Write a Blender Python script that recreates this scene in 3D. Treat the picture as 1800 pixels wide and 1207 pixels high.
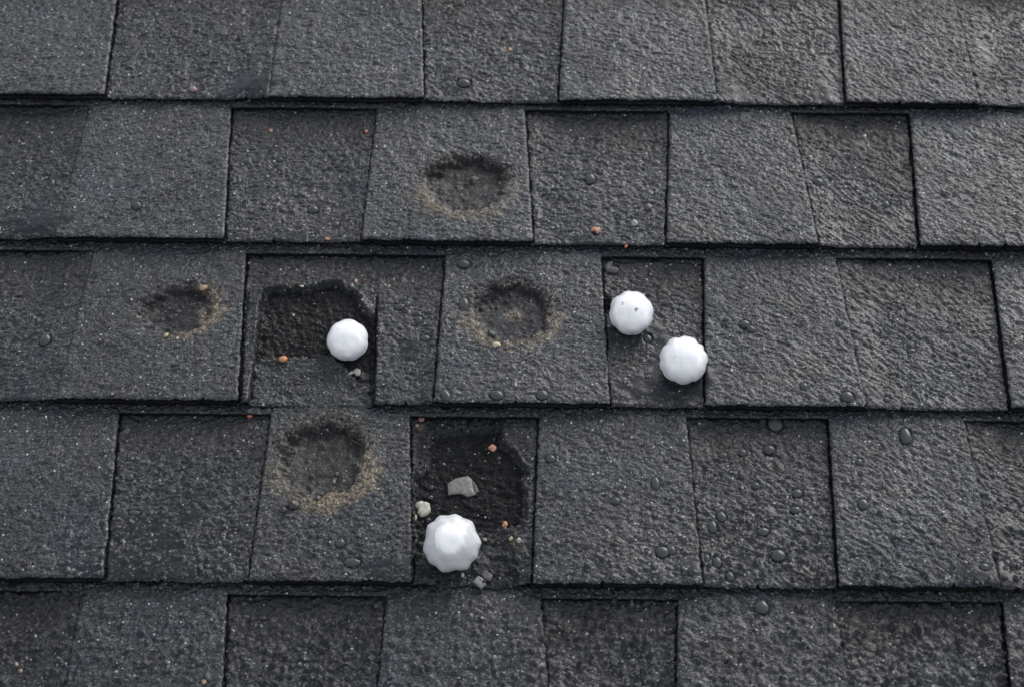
import bpy, math, random
import numpy as np
from mathutils import Matrix, Vector

for o in list(bpy.data.objects):
    bpy.data.objects.remove(o)
S = bpy.context.scene
C = S.collection
R = math.radians
random.seed(7)
rng = np.random.default_rng(7)

# ------------------------------------------------------------------ camera, sky, sun, exposure
PITCH = R(24)                       # the roof slope; local roof axes: x along the courses, y up the slope, z out of it
ROOF = Matrix.Translation((0, 0, 3.2)) @ Matrix.Rotation(PITCH, 4, 'X')
OFF, DIST, FPX, ROLL = R(34.8), 1.477, 3600.0, R(0.57)
cam_pos = np.array([0, -math.sin(OFF) * DIST, math.cos(OFF) * DIST + 0.006])
fwd = np.array([0, math.sin(OFF), -math.cos(OFF)])
r0 = np.array([1.0, 0, 0]); u0 = np.cross(r0, fwd)
right = r0 * math.cos(ROLL) + u0 * math.sin(ROLL)
upv = -r0 * math.sin(ROLL) + u0 * math.cos(ROLL)
M = Matrix(((right[0], upv[0], -fwd[0], cam_pos[0]), (right[1], upv[1], -fwd[1], cam_pos[1]),
            (right[2], upv[2], -fwd[2], cam_pos[2]), (0, 0, 0, 1)))
cd = bpy.data.cameras.new('camera'); cam = bpy.data.objects.new('camera', cd); C.objects.link(cam)
cam.matrix_world = ROOF @ M
cd.lens = 72; cd.sensor_width = 36; cd.clip_start = 0.05; cd.clip_end = 2000
cd.dof.use_dof = True; cd.dof.focus_distance = DIST - 0.02; cd.dof.aperture_fstop = 9
S.camera = cam

SUN_EL, SUN_AZ = R(44), R(40)       # azimuth measured from up-slope (+Y) towards +X
w = bpy.data.worlds.new('World'); S.world = w; w.use_nodes = True
nt = w.node_tree; bg = nt.nodes['Background']
sky = nt.nodes.new('ShaderNodeTexSky'); sky.sky_type = 'NISHITA'; sky.sun_disc = False
sky.sun_elevation = SUN_EL; sky.sun_rotation = SUN_AZ
sky.air_density = 1.0; sky.dust_density = 1.0; sky.ozone_density = 1.0
hs = nt.nodes.new('ShaderNodeHueSaturation'); hs.inputs['Saturation'].default_value = 0.21
nt.links.new(sky.outputs[0], hs.inputs['Color']); nt.links.new(hs.outputs[0], bg.inputs['Color'])
bg.inputs['Strength'].default_value = 0.15
sd = bpy.data.lights.new('sun', 'SUN'); sun = bpy.data.objects.new('sun', sd); C.objects.link(sun)
sd.energy = 1.35; sd.angle = R(40); sd.color = (1.0, 0.96, 0.91)
sdir = Vector((math.sin(SUN_AZ) * math.cos(SUN_EL), math.cos(SUN_AZ) * math.cos(SUN_EL), math.sin(SUN_EL)))
sun.rotation_euler = sdir.to_track_quat('Z', 'Y').to_euler()
S.view_settings.view_transform = 'Standard'; S.view_settings.look = 'None'
S.view_settings.gamma = 1; S.view_settings.use_curve_mapping = False
S.view_settings.exposure = 0.90
S.render.engine = 'CYCLES'

# ------------------------------------------------------------------ maths helpers
def px2(px, py, z):
    """point of the roof plane at height z (metres, roof axes) that stands at this place of the photograph"""
    d = fwd * FPX + right * (px - 900.0) - upv * (py - 603.5)
    t = (z - cam_pos[2]) / d[2]
    return cam_pos + d * t

def _h(ix, iy, seed):
    h = (ix.astype(np.int64) * 374761393 + iy.astype(np.int64) * 668265263 + seed * 974634777) & 0xffffffff
    h = ((h ^ (h >> 13)) * 1274126177) & 0xffffffff
    h = ((h ^ (h >> 16)) * 2246822519) & 0xffffffff
    return ((h ^ (h >> 15)) & 0xffffff) / float(0x1000000)

def gn(x, y, seed=0):
    """gradient noise, about -1..1"""
    x = np.asarray(x, float); y = np.asarray(y, float)
    ix = np.floor(x); iy = np.floor(y); fx = x - ix; fy = y - iy
    u = fx**3 * (fx * (fx * 6 - 15) + 10); v = fy**3 * (fy * (fy * 6 - 15) + 10)
    def g(dx, dy):
        a = _h(ix + dx, iy + dy, seed) * 6.2831853
        return np.cos(a) * (fx - dx) + np.sin(a) * (fy - dy)
    a = g(0, 0) * (1 - u) + g(1, 0) * u; b = g(0, 1) * (1 - u) + g(1, 1) * u
    return (a * (1 - v) + b * v) * 1.5

def fbm(x, y, seed, n=3):
    s = 0; a = 1.0; k = 1.0; t = 0
    for i in range(n):
        s = s + a * gn(x * k + 17.3 * i, y * k - 9.1 * i, seed + i); t += a; a *= 0.5; k *= 2.03
    return s / t

def lumps(x, y, cell, dens, seed, rmin, rmax):
    """scattered little domes, height relative to their radius"""
    gx = np.floor(x / cell); gy = np.floor(y / cell); out = np.zeros_like(x)
    for dx in (-1, 0, 1):
        for dy in (-1, 0, 1):
            cx, cy = gx + dx, gy + dy
            px = (cx + 0.15 + 0.7 * _h(cx, cy, seed)) * cell; py = (cy + 0.15 + 0.7 * _h(cx, cy, seed + 1)) * cell
            r = rmin + (rmax - rmin) * _h(cx, cy, seed + 2)**2
            on = _h(cx, cy, seed + 3) < dens
            e = 0.7 + 0.6 * _h(cx, cy, seed + 4)
            d2 = ((x - px)**2 * e + (y - py)**2 / e) / r**2
            out = np.maximum(out, np.where(on, r * np.sqrt(np.clip(1 - d2, 0, 1)), 0))
    return out

def ss(a, b, x):
    t = np.clip((x - a) / (b - a), 0, 1); return t * t * (3 - 2 * t)

def sdf(poly, x, y):
    """signed distance to a polygon, positive inside"""
    P = np.array(poly); n = len(P); d = np.full(x.shape, 1e9); ins = np.zeros(x.shape, bool)
    for i in range(n):
        ax, ay = P[i]; bx, by = P[(i + 1) % n]
        ex, ey = bx - ax, by - ay
        t = np.clip(((x - ax) * ex + (y - ay) * ey) / (ex * ex + ey * ey), 0, 1)
        d = np.minimum(d, np.hypot(x - ax - ex * t, y - ay - ey * t))
        c = ((ay > y) != (by > y)) & (x < (bx - ax) * (y - ay) / (by - ay + 1e-12) + ax)
        ins ^= c
    return np.where(ins, d, -d)

# ------------------------------------------------------------------ the roof's layout (millimetres from here on)
TR, TB = 4.8, 4.8                   # thickness of the upper and of the lower layer
TT = TR + TB
def pm(px, py, z): return px2(px, py, z / 1000.0) * 1000.0
butt_px = [172, 422, 706, 1022]     # where the butt edge of each course stands at the middle of the photograph
YB = {i + 1: pm(900, b, TT)[1] for i, b in enumerate(butt_px)}
EXP = (YB[1] - YB[4]) / 3.0
YB[0] = YB[1] + EXP; YB[-1] = YB[0] + EXP; YB[5] = YB[4] - EXP; YB[6] = YB[5] - EXP
# each boundary: x at the top of the course, x at its bottom, strength of the dark joint; kind of the first tab
rows = {
 1: ('r', [(212, 182, 1), (503, 472, .2), (740, 745, .8), (995, 983, .8), (1234, 1260, .35), (1473, 1487, 1), (1665, 1722, .2)]),
 2: ('c', [(160, 95, .15), (407, 393, .9), (665, 635, .5), (922, 937, .75), (1177, 1172, .7), (1388, 1438, .5), (1597, 1617, 1)]),
 3: ('c', [(168, 97, .12), (433, 417, .9), (785, 763, .7), (1055, 1072, .8), (1237, 1240, .9), (1465, 1523, .25), (1740, 1777, 1)]),
 4: ('r', [(210, 180, .85), (478, 437, .5), (720, 724, .9), (948, 937, .8), (1205, 1235, .5), (1455, 1475, 1), (1690, 1757, .3)]),
 5: ('c', [(145, 90, .2), (400, 382, .9), (682, 648, .6), (950, 975, .5), (1192, 1186, .8), (1465, 1517, .25), (1760, 1792, 1)]),
}
ytop = {1: -60, 2: 176, 3: 428, 4: 712, 5: 1030}
ybot = {1: 170, 2: 420, 3: 706, 4: 1022, 5: 1360}

class Tab:
    pass
tabs = []
def build_row(n, first, bounds):
    """bounds: (x_top, x_bottom, joint) in mm"""
    kind = first
    XL, XR = -760.0, 760.0
    bl = list(bounds)
    # the courses run on past both sides of the photograph
    k = 0
    while bl[0][0] > XL + 60:
        wd = 108 + 26 * _h(np.array(k), np.array(n), 5); lean = (-9, 6)[k % 2] * 1.0
        bl.insert(0, (bl[0][0] - wd, bl[0][1] - wd + lean * 0.3, .6)); k += 1
        kind = 'c' if kind == 'r' else 'r'
    while bl[-1][0] < XR - 60:
        wd = 108 + 26 * float(_h(np.array(k), np.array(n), 9)); k += 1
        bl.append((bl[-1][0] + wd, bl[-1][1] + wd, .6))
    for a, b in zip(bl[:-1], bl[1:]):
        t = Tab(); t.n = n; t.raised = kind == 'r'
        kind = 'c' if kind == 'r' else 'r'          # kind of the tab right of boundary a
        t.l = a; t.r = b; tabs.append(t)

for n in range(-1, 7):
    if n in rows:
        first, bs = rows[n]
        bl = [(pm(a, ytop[n], 0)[0], pm(b, ybot[n], TT)[0], j) for a, b, j in bs]
        # 'first' is the kind left of the first boundary
        build_row(n, 'c' if first == 'r' else 'r', bl)
    else:
        off = 37 * n
        build_row(n, 'r' if n % 2 else 'c', [(off - 60.0, off - 55.0, .6), (off + 55.0, off + 52.0, .6)])

def fix(n, lst, z=None):
    z = TT / 2 if z is None else z
    return [tuple(pm(a, b, z)[:2]) for a, b in lst]
# damage: (course, centre px, radii px, tilt, depth mm)
DENTS = []
for n, cx, cy, rx, ry, tilt, dep in [(2, 820, 327, 80, 58, 0.05, 5.0), (3, 312, 545, 68, 45, 0.30, 4.2),
                                     (3, 900, 549, 74, 57, -0.05, 4.4), (4, 568, 808, 76, 66, 0.12, 5.2)]:
    p = pm(cx, cy, TT / 2)
    DENTS.append((n, p[0], p[1], rx / 2.44, ry / 2.44 / 0.82, tilt, dep))
HOLE1 = fix(3, [(463, 503), (482, 498), (500, 497), (520, 494), (540, 500), (560, 494), (575, 488), (592, 486), (606, 497), (622, 503),
                (634, 516), (640, 534), (650, 549), (662, 556), (661, 620), (657, 690), (655, 712), (600, 640), (578, 622), (520, 627), (447, 628), (452, 580), (458, 530)], 3)
TORN1 = fix(3, [(449, 626), (520, 625), (575, 620), (600, 636), (640, 655), (662, 610), (660, 680), (657, 740), (470, 740), (434, 740), (440, 680)], 3)
STRIP1 = fix(3, [(437, 500), (463, 503), (450, 600), (436, 725), (424, 725), (430, 600)], 4)
HOLE2 = fix(4, [(757, 750), (800, 745), (884, 741), (880, 770), (898, 778), (912, 800), (926, 824), (920, 845), (927, 868), (927, 905), (916, 920),
                (897, 925), (860, 935), (725, 935), (724, 832), (748, 812), (750, 780)], 3)
TORN2 = fix(4, [(724, 930), (860, 930), (898, 922), (902, 960), (910, 990), (913, 1050), (770, 1050), (765, 1018), (724, 1010)], 3)
RUB2 = fix(4, [(728, 722), (884, 722), (884, 744), (800, 748), (757, 753), (750, 800), (728, 825)], 3)
PIT = pm(1066, 528, 4)
GRIT = [(4, pm(906, 950, 3), 5, 11, .45), (4, pm(741, 740, 4), 4, 4, .30), (3, pm(905, 547, 2), 8, 6, 1.1), (3, pm(355, 552, 5), 4, 13, .95), (3, pm(640, 655, 2), 6, 3, .15),
        (4, pm(640, 815, 6), 6, 15, .8), (2, pm(775, 372, 6), 9, 6, .55)]
drops = [
 (254, 58, 7, 6, 0, 'round droplet near the top left, upper course'), (815, 147, 13, 9, 0, 'wide clear drop at the bottom of the top course'),
 (240, 362, 9, 8, 0, 'lone round drop on the raised tab at the left of the second course'), (550, 369, 10, 8, 0, 'round drop left of the upper dent on the recessed tab'),
 (492, 281, 6, 5, 0, 'small drop in the middle of the recessed tab left of the upper dent'), (590, 395, 7, 6, 0, 'drop by the joint left below the upper dent'),
 (548, 416, 6, 4, 0, 'tiny drop on the butt edge left of the upper dent'), (1037, 315, 10, 11, 0, 'round drop on the recessed tab right of the upper dent'),
 (1438, 321, 10, 8, -.4, 'shallow drop at the left of the narrow recessed tab, second course'), (1557, 360, 7, 7, 0, 'small drop at the right of the narrow recessed tab, second course'),
 (79, 598, 10, 10, 1, 'pointed drop at the left end of the third course'), (815, 464, 12, 8, -.5, 'slanting drop above the middle dent'),
 (815, 535, 9, 12, 0, 'upright oval drop at the left rim of the middle dent'), (783, 694, 8, 11, .5, 'leaning drop at the lower left corner of the dented middle tab'),
 (873, 694, 12, 8, -.4, 'flat drop on the butt edge below the middle dent'), (953, 694, 10, 9, 0, 'round drop on the butt edge right below the middle dent'),
 (1309, 570, 9, 7, -.6, 'upper half of the twin drop right of the scalloped hailstone'), (1320, 579, 8, 6, -.6, 'lower half of the twin drop right of the scalloped hailstone'),
 (1474, 567, 6, 7, 0, 'drop just left of the slanting joint, third course'), (1413, 679, 7, 7, 0, 'ring shaped drop low on the third course, right half'),
 (1489, 697, 11, 9, 0, 'broad drop on the butt edge at the foot of the slanting joint'), (1558, 702, 6, 5, 0, 'small drop on the butt edge right of the broad one'),
 (1745, 596, 5, 6, 0, 'tiny drop beside the upright joint at the right end'), (702, 540, 10, 6, .2, 'dark oval drop right of the torn hole'),
 (715, 535, 7, 6, 0, 'smaller drop touching the dark oval one'), (736, 563, 7, 7, 0, 'drop below right of the dark oval one'),
 (747, 595, 9, 6, 0, 'flattened drop by the joint left of the middle dent'), (1602, 617, 8, 5, .2, 'black glossy drop on the wide recessed tab at the right'),
 (889, 612, 5, 4, 0, 'tiny bead on the lower rim of the middle dent'), (1138, 595, 7, 8, .6, 'drop between the two neighbouring hailstones'),
 (1363, 746, 13, 12, 0, 'large round drop at the head of the fourth course'), (1352, 790, 10, 8, 0, 'oval drop below the large round one'),
 (1305, 795, 7, 6, 0, 'small drop left of the oval one, fourth course'), (1270, 800, 8, 5, 0, 'flat drop farthest left in the row of three'),
 (1152, 849, 7, 11, 0, 'upright oval drop alone on the raised tab, fourth course'), (1082, 880, 8, 6, 0, 'faint drop left below the upright oval one'),
 (1164, 970, 11, 9, -.6, 'round drop of a touching pair near the butt edge'), (1180, 967, 8, 7, 0, 'paler right drop of the touching pair'),
 (1252, 926, 8, 10, 0, 'egg shaped drop beside the joint, fourth course'), (1268, 908, 8, 9, .3, 'crescent drop above the egg shaped one'),
 (1260, 988, 8, 9, 0, 'round drop low beside the joint, fourth course'), (1242, 981, 5, 7, 0, 'narrow drop left of the low round one'),
 (1283, 1013, 7, 8, .2, 'small upright drop just above the butt edge'), (1341, 934, 10, 7, 0, 'lens shaped drop in the middle of the recessed tab'),
 (1368, 976, 12, 10, .4, 'biggest drop in the lower half of the recessed tab'), (1401, 867, 9, 7, .4, 'drop with a smaller one attached at its foot'),
 (1398, 896, 9, 6, 0, 'half moon drop below the attached pair'), (1328, 853, 7, 6, 0, 'knobbly drop above the lens shaped one'),
 (1592, 767, 10, 13, 1, 'tall pointed drop on the raised tab at the right, fourth course'), (1517, 886, 9, 9, 0, 'pale round drop on the raised tab at the right, fourth course'),
 (1510, 812, 6, 6, 0, 'faint small drop above the pale round one'), (1770, 989, 5, 5, 0, 'bead low at the right edge of the picture, fourth course'),
 (1458, 985, 6, 6, 0, 'drop touching the upright joint at the right, fourth course'), (1730, 996, 8, 6, 0, 'bead beside the smooth puddle at the right'),
 (619, 988, 14, 7, 0, 'wide flat drop below the large dent'), (598, 954, 8, 7, 0, 'round drop above the wide flat one'), (550, 921, 6, 5, 0, 'small drop higher up below the large dent'),
 (228, 838, 7, 6, 0, 'dark bead on the recessed tab at the left, fourth course'), (220, 875, 6, 4, 0, 'faint bead below the dark one at the left'), (236, 901, 10, 5, 0, 'flat pale bead low on the recessed tab at the left'),
 (968, 806, 8, 7, 0, 'faint drop at the upper left of the raised tab right of the break'), (1339, 1068, 12, 10, 1, 'large dark drop on the lowest course'),
]
POOLS = [(3, pm(1112, 585, 4), 24, 17), (3, pm(1190, 668, 4), 30, 18), (3, pm(612, 632, 2), 22, 12), (2, pm(1045, 382, 4), 16, 9), (2, pm(75, 396, 4), 26, 16),
         (4, pm(690, 1000, 7), 22, 13), (4, pm(1225, 1005, 7), 24, 16), (4, pm(1718, 1012, 7), 30, 14), (3, pm(720, 615, 4), 12, 20),
         (1, pm(450, 150, 4), 18, 16), (4, pm(250, 950, 4), 50, 40), (4, pm(794, 985, 2), 30, 16), (3, pm(1200, 655, 4), 26, 22)]

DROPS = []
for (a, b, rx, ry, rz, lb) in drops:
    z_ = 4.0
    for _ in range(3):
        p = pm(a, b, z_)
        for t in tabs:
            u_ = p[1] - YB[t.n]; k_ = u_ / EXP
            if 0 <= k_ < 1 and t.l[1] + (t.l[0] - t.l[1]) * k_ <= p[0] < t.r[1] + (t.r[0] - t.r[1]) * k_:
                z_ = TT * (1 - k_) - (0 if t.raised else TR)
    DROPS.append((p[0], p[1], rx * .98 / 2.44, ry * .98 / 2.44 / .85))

def surface(t, x, y, u, dl, dr):
    """relief of one tab. x, y roof mm; u mm up from the butt; dl, dr mm from its side edges.
    returns height and masks (earth, water film, broken black with painted shade, dark band)"""
    n = t.n
    frac = u / EXP
    z = TT * (1 - frac)
    if not t.raised: z = z - TR
    z = z + 0.9 * gn(x / 85, y / 70, 3 + n) + 0.35 * gn(x / 30, y / 22, 12 + n)
    wx = x + 2.5 * gn(x / 14, y / 14, 40); wy = y + 2.5 * gn(x / 14, y / 14, 41)
    lean = 0.10 + 0.35 * ss(0, 400, x) - 0.2 * ss(0, 400, -x)     # the grain runs more aslant to the right
    yy = wy + wx * lean
    rip = np.abs(gn(wx / 8.5, yy / 3.6, 21)); rip2 = gn(wx / 5.0, yy / 2.4, 23)
    g1 = gn(x / 1.9, y / 1.7, 31); g2 = lumps(x, y, 1.9, 0.8, 51, 0.5, 1.15)
    rip3 = fbm(wx / 13, yy / 7.5, 27, 3)
    relief = 0.80 * (0.45 - rip) + 0.60 * rip2 + 0.9 * rip3 + 0.20 * g1 + 0.60 * g2
    low = ss(YB[4] + 150, YB[4] - 60, y)            # larger clots of granules and water lower down
    dn = 0.20 + 0.70 * low
    relief = relief + ((0.15 if t.raised else 0.4) + 0.95 * low) * lumps(wx, wy, 6.0, dn * (0.8 if t.raised else 1), 61, 0.9, 2.3) + 0.25 * lumps(x, y, 13.0, 0.25, 71, 1.2, 3.0)
    pit = (ss(0.38, 0.66, gn(wx / 3.4, yy / 1.9, 171)) * 0.8 + ss(0.42, 0.68, gn(wx / 7.5, yy / 2.8, 172)) * 1.1) * (0.6 if t.raised else 0.9)
    relief = relief - pit
    relief = relief * (0.88 if t.raised else 1.15) * (1 + 0.35 * low)
    # water lying in the relief
    film = 0.0 + 0.95 * gn(x / 33 + 3.1, y / 26, 81) + 0.45 * gn(x / 9, y / 7, 82)
    film = film + (-0.55 if t.raised else -0.05) + 0.5 * ss(0.3, 0.0, frac) * (0.5 if t.raised else 1)
    film = film - 0.7 * ss(0.72, 0.95, frac)
    for pn, p, rx, ry in POOLS:
        if pn == n:
            film = film + 1.5 * np.exp(-(((x - p[0]) / rx)**2 + ((y - p[1]) / ry)**2) * 1.3)
    water = np.clip(film, -3, 2.2) * 1.05 - 0.35
    m = ss(-0.3, 0.3, water - relief)
    relief = np.where(water > relief, water + 0.05 * gn(x / 6, y / 4, 83), relief)
    earth = np.zeros_like(x); torn = np.zeros_like(x); film_m = m
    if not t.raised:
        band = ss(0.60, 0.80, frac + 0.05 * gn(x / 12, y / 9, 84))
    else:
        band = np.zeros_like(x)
    # hail dents
    for (dn_, cx, cy, rx, ry, tilt, dep) in DENTS:
        if dn_ != n or abs(cx - x.mean()) > 90: continue
        X = (x - cx) * math.cos(tilt) + (y - cy) * math.sin(tilt); Y = -(x - cx) * math.sin(tilt) + (y - cy) * math.cos(tilt)
        r = np.hypot(X / rx, Y / ry); th = np.arctan2(Y / ry, X / rx)
        rr = r + 0.16 * gn(x / 10, y / 8, 90) + 0.07 * gn(x / 3, y / 2.6, 91)
        inn = ss(1.02, 0.86, rr)
        bowl = 0.45 * np.clip(1 - rr**2, 0, 1) + 0.55 * ss(1.0, 0.72, rr)
        upper = ss(-0.1, 0.55, np.sin(th)) * (1 if True else 0)
        lip = ss(0.14, 0.0, np.abs(rr - 1.0)) * upper
        shelf = ss(1.03, 0.97, rr) * upper * 1.6 + ss(1.18, 1.10, rr + 0.07 * gn(x / 5, y / 3, 93)) * upper * 1.1
        crack = ss(0.05, 0.0, np.abs(gn(x / 9, y / 3.8, 95))) * ss(1.45, 1.1, rr) * ss(0.75, 0.95, rr) * upper
        z = z - dep * 0.92 * bowl - shelf * 0.8 - 2.2 * crack + 0.5 * lip * g1
        relief = relief * (1 - 0.80 * inn) + inn * (1.1 * lumps(x, y, 6.5, 0.40, 97, 0.6, 2.0) + 0.5 * fbm(x / 5, y / 4, 201, 3) + 0.30 * gn(x / 11, y / 8, 98) + 0.05 * g1)
        film_m = np.maximum(film_m * (1 - inn), 0.65 * inn)
        lowr = ss(0.45, -0.35, np.sin(th))
        ring = ss(0.78, 0.95, rr) * ss(1.42, 1.05, rr)
        side = {1: 1.0}.get(0, 1.0)
        if cy > 0 and n == 2: dirm = lowr * (0.65 + 0.35 * ss(0.5, -0.7, np.cos(th)))
        elif n == 3 and cx < -100: dirm = ss(-0.15, 0.75, np.cos(th + 0.45)) * 1.1 + 0.15 * lowr
        elif n == 3: dirm = 0.75 * lowr + 0.35 * ss(0.0, 1, np.abs(np.cos(th)))
        else: dirm = 0.9 * ss(-0.1, 0.7, np.cos(th + 0.6)) + 0.7 * lowr
        earth = np.maximum(earth, ring * dirm * (0.62 + 0.55 * gn(x / 5, y / 4, 99) + 0.5 * gn(x / 1.8, y / 1.8, 100)))
        earth = np.maximum(earth, (0.20 if n in (2, 4) else 0.12) * ss(1.35, 0.9, rr)); torn = np.maximum(torn, np.clip(0.9 * crack + 0.50 * inn * (0.8 + 0.6 * gn(x / 8, y / 6, 103)) + 0.5 * upper * ss(1.22, 1.0, rr) * ss(0.6, 0.9, rr), 0, 1))  # shade painted on upper wall and bowl, so the dent looks deep
        if n == 3 and cx > -100:
            earth = np.maximum(earth, 0.55 * ss(9.5, 5, np.hypot((x - cx - 1.5) , (y - cy - 1) * 1.0) + 2.5 * gn(x / 4, y / 4, 101)))
        if n == 4: earth = np.maximum(earth, 0.22 * ss(1.5, 1.1, rr))
    # places where the granule layer has been torn away
    if n == 3 and not t.raised and abs(x.mean() + 120) < 60:
        jag = 1.7 * gn(x / 7, y / 6, 110) + 1.5 * gn(x / 2.6, y / 2.4, 111)
        sd0 = sdf(HOLE1, x, y); h = ss(-0.6, 0.7, sd0 + jag); hb = ss(-0.6, 0.7, sd0 - 2.6 + 1.9 * gn(x / 5, y / 4, 191) + 0.9 * gn(x / 2, y / 2, 192))
        z = z - h * 2.3 - hb * h * 2.4; relief = relief * (1 - 0.5 * h) + h * (1.9 * fbm(wx / 5, wy / 4, 112, 4) + 0.35 * g2); film_m = film_m * (1 - h * 0.85)
        torn = np.maximum(torn, h * (0.50 + 0.50 * hb))
        e = ss(2.6, 0.2, np.abs(sdf(HOLE1, x, y) + jag + 1.2)); z = z + 1.5 * e * (1 - h) * (0.6 + 0.7 * gn(x / 4, y / 4, 193))
        h2 = ss(-0.5, 0.8, sdf(TORN1, x, y) + 0.5 * jag) * (1 - h)
        z = z - h2 * (1.0 + 2.4 * ss(70, 4, u)); relief = relief + h2 * (1.2 * fbm(x / 9, y / 5, 115, 4) + 0.5 * g2)
        film_m = film_m * (1 - 0.7 * h2)
        # the upright crack right of the hole and the loose strip left of it
        for (a, b, wd) in (((662, 512), (655, 716), 0.8), ((462, 505), (437, 716), 0.55)):
            A = pm(*a, 4); B = pm(*b, 4); k = (y - A[1]) / (B[1] - A[1]); X0 = A[0] + (B[0] - A[0]) * k + 0.7 * gn(y / 6, y * 0, 117)
            c = ss(wd + 0.5, wd - 0.4, np.abs(x - X0)) * ss(-0.02, 0.03, k); z = z - 2.2 * c; torn = np.maximum(torn, c)
            if wd > .7: z = z + 1.1 * ss(X0 * 0 - 0.5, 1.0, x - X0) * ss(30, 2, x - X0) * ss(-0.02, 0.05, k)
        s1 = ss(-0.6, 0.6, sdf(STRIP1, x, y) + 0.5 * gn(x / 3, y / 5, 118)); z = z + 1.7 * s1
    if n == 4 and not t.raised and abs(x.mean() + 22) < 60:
        jag = 1.9 * gn(x / 8, y / 7, 120) + 1.5 * gn(x / 2.6, y / 2.4, 121)
        sd0 = sdf(HOLE2, x, y); h = ss(-0.6, 0.7, sd0 + jag); hb = ss(-0.6, 0.7, sd0 - 2.6 + 1.9 * gn(x / 5, y / 4, 191) + 0.9 * gn(x / 2, y / 2, 192))
        z = z - h * 2.3 - hb * h * 2.4; relief = relief * (1 - 0.5 * h) + h * (1.9 * fbm(wx / 7, wy / 4.5, 122, 4) + 0.8 * gn(x / 14, y / 5, 123) + 0.35 * g2); film_m = film_m * (1 - h * 0.85)
        torn = np.maximum(torn, h * (0.50 + 0.50 * hb))
        e = ss(2.6, 0.2, np.abs(sdf(HOLE2, x, y) + jag + 1.2)); z = z + 1.5 * e * (1 - h) * (0.6 + 0.7 * gn(x / 4, y / 4, 193))
        h2 = ss(-0.8, 1.0, sdf(TORN2, x, y) + jag) * (1 - h)
        z = z - h2 * (2.0 + 1.6 * ss(30, 3, u)); relief = relief + h2 * (1.1 * lumps(x, y, 7, 0.6, 125, 1, 3) + 0.5 * gn(x / 5, y / 4, 126))
        torn = np.maximum(torn, 0.30 * h2); film_m = film_m * (1 - 0.5 * h2)
        h3 = ss(-0.8, 1.0, sdf(RUB2, x, y) + 0.6 * jag) * (1 - h)
        relief = relief + h3 * (1.0 * lumps(x, y, 6, 0.7, 128, 1, 2.8)); torn = np.maximum(torn, 0.4 * h3); z = z - 0.8 * h3
    if n == 3 and not t.raised and abs(x.mean() - 100) < 60:
        q = np.hypot((x - PIT[0]) / 4.0, (y - PIT[1]) / 8.5) + 0.3 * gn(x / 3, y / 3, 130)
        z = z - 3.2 * ss(1.1, 0.7, q); torn = np.maximum(torn, ss(1.15, 0.8, q)); film_m = film_m * (1 - ss(1.2, 0.8, q))
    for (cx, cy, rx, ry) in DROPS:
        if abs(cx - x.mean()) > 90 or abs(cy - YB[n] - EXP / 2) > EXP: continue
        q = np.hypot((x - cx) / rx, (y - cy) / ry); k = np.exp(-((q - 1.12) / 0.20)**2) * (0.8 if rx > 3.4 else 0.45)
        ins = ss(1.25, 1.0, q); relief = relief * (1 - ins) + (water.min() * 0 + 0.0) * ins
        z = z - 0.8 * k; torn = np.maximum(torn, 0.85 * k)  # groove and painted dark ring stand in for the drop's refracted outline
    for gn_, gp, grx, gry, gs in GRIT:
        if gn_ == n and abs(x.mean() - gp[0]) < 90:
            q = np.hypot((x - gp[0]) / grx, (y - gp[1]) / gry) + 0.45 * gn(x / 4, y / 4, 181)
            g = ss(1.1, 0.5, q); earth = np.maximum(earth, gs * g * (0.7 + 0.6 * gn(x / 1.8, y / 1.8, 100)))
            relief = relief + 0.5 * g * lumps(x, y, 2.6, 0.8, 183, 0.7, 1.3)
            torn = torn * (1 - g)
    z = z + relief
    # edges
    if t.raised:
        e = np.minimum(np.minimum(dl, dr), u)
        z = z - 0.7 * ss(1.5, 0.0, e)
    else:
        for d, j in ((dl, t.l[2]), (dr, t.r[2])):
            wob = 0.8 + 1.1 * gn(x / 5 + j * 7, y / 13, 140)
            z = z - 2.6 * j * ss(1.6, 0.6, d / np.clip(wob, 0.35, 2))
            z = z + (1 - j) * TR * 0.72 * ss(12 + 22 * (1 - j), 0, d)
        z = z - 0.7 * ss(1.6, 0, u)
    earth = np.clip(earth, 0, 1)
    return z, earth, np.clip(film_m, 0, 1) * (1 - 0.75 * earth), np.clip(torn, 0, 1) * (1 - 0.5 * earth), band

def tab_xy(t, a, u):
    k = u / EXP
    xl = t.l[1] + (t.l[0] - t.l[1]) * k; xr = t.r[1] + (t.r[0] - t.r[1]) * k
    yb = YB[t.n] + u
    j = (0.75 if t.raised else 0.0)
    xl = xl + j * (gn(yb / 4.5, yb * 0 + t.n, 150) + 0.8 * gn(yb / 14, yb * 0, 151)); xr = xr + j * (gn(yb / 4.5, yb * 0 + 3 + t.n, 152) + 0.8 * gn(yb / 14, yb * 0, 153))
    x = xl + (xr - xl) * a
    wob = 0.8 * gn(x / 3.2, x * 0 + t.n, 155) + 1.0 * gn(x / 17, x * 0 + t.n, 156) + 0.5 * gn(x / 1.7, x * 0, 157)
    chip = 2.6 * ss(0.45, 0.75, gn(x / 6.5, x * 0 + t.n * 3, 158))
    wob = wob + chip; fade = np.clip(1 - u / 12.0, 0, 1)
    return x, yb + wob * fade, xl, xr

def surf_at(t, a, u):
    a = np.atleast_1d(np.asarray(a, float)); u = np.atleast_1d(np.asarray(u, float))
    x, y, xl, xr = tab_xy(t, a, u)
    z, e, f, tn, b = surface(t, x, y, u, x - xl, xr - x)
    return x, y, z, f

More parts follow.
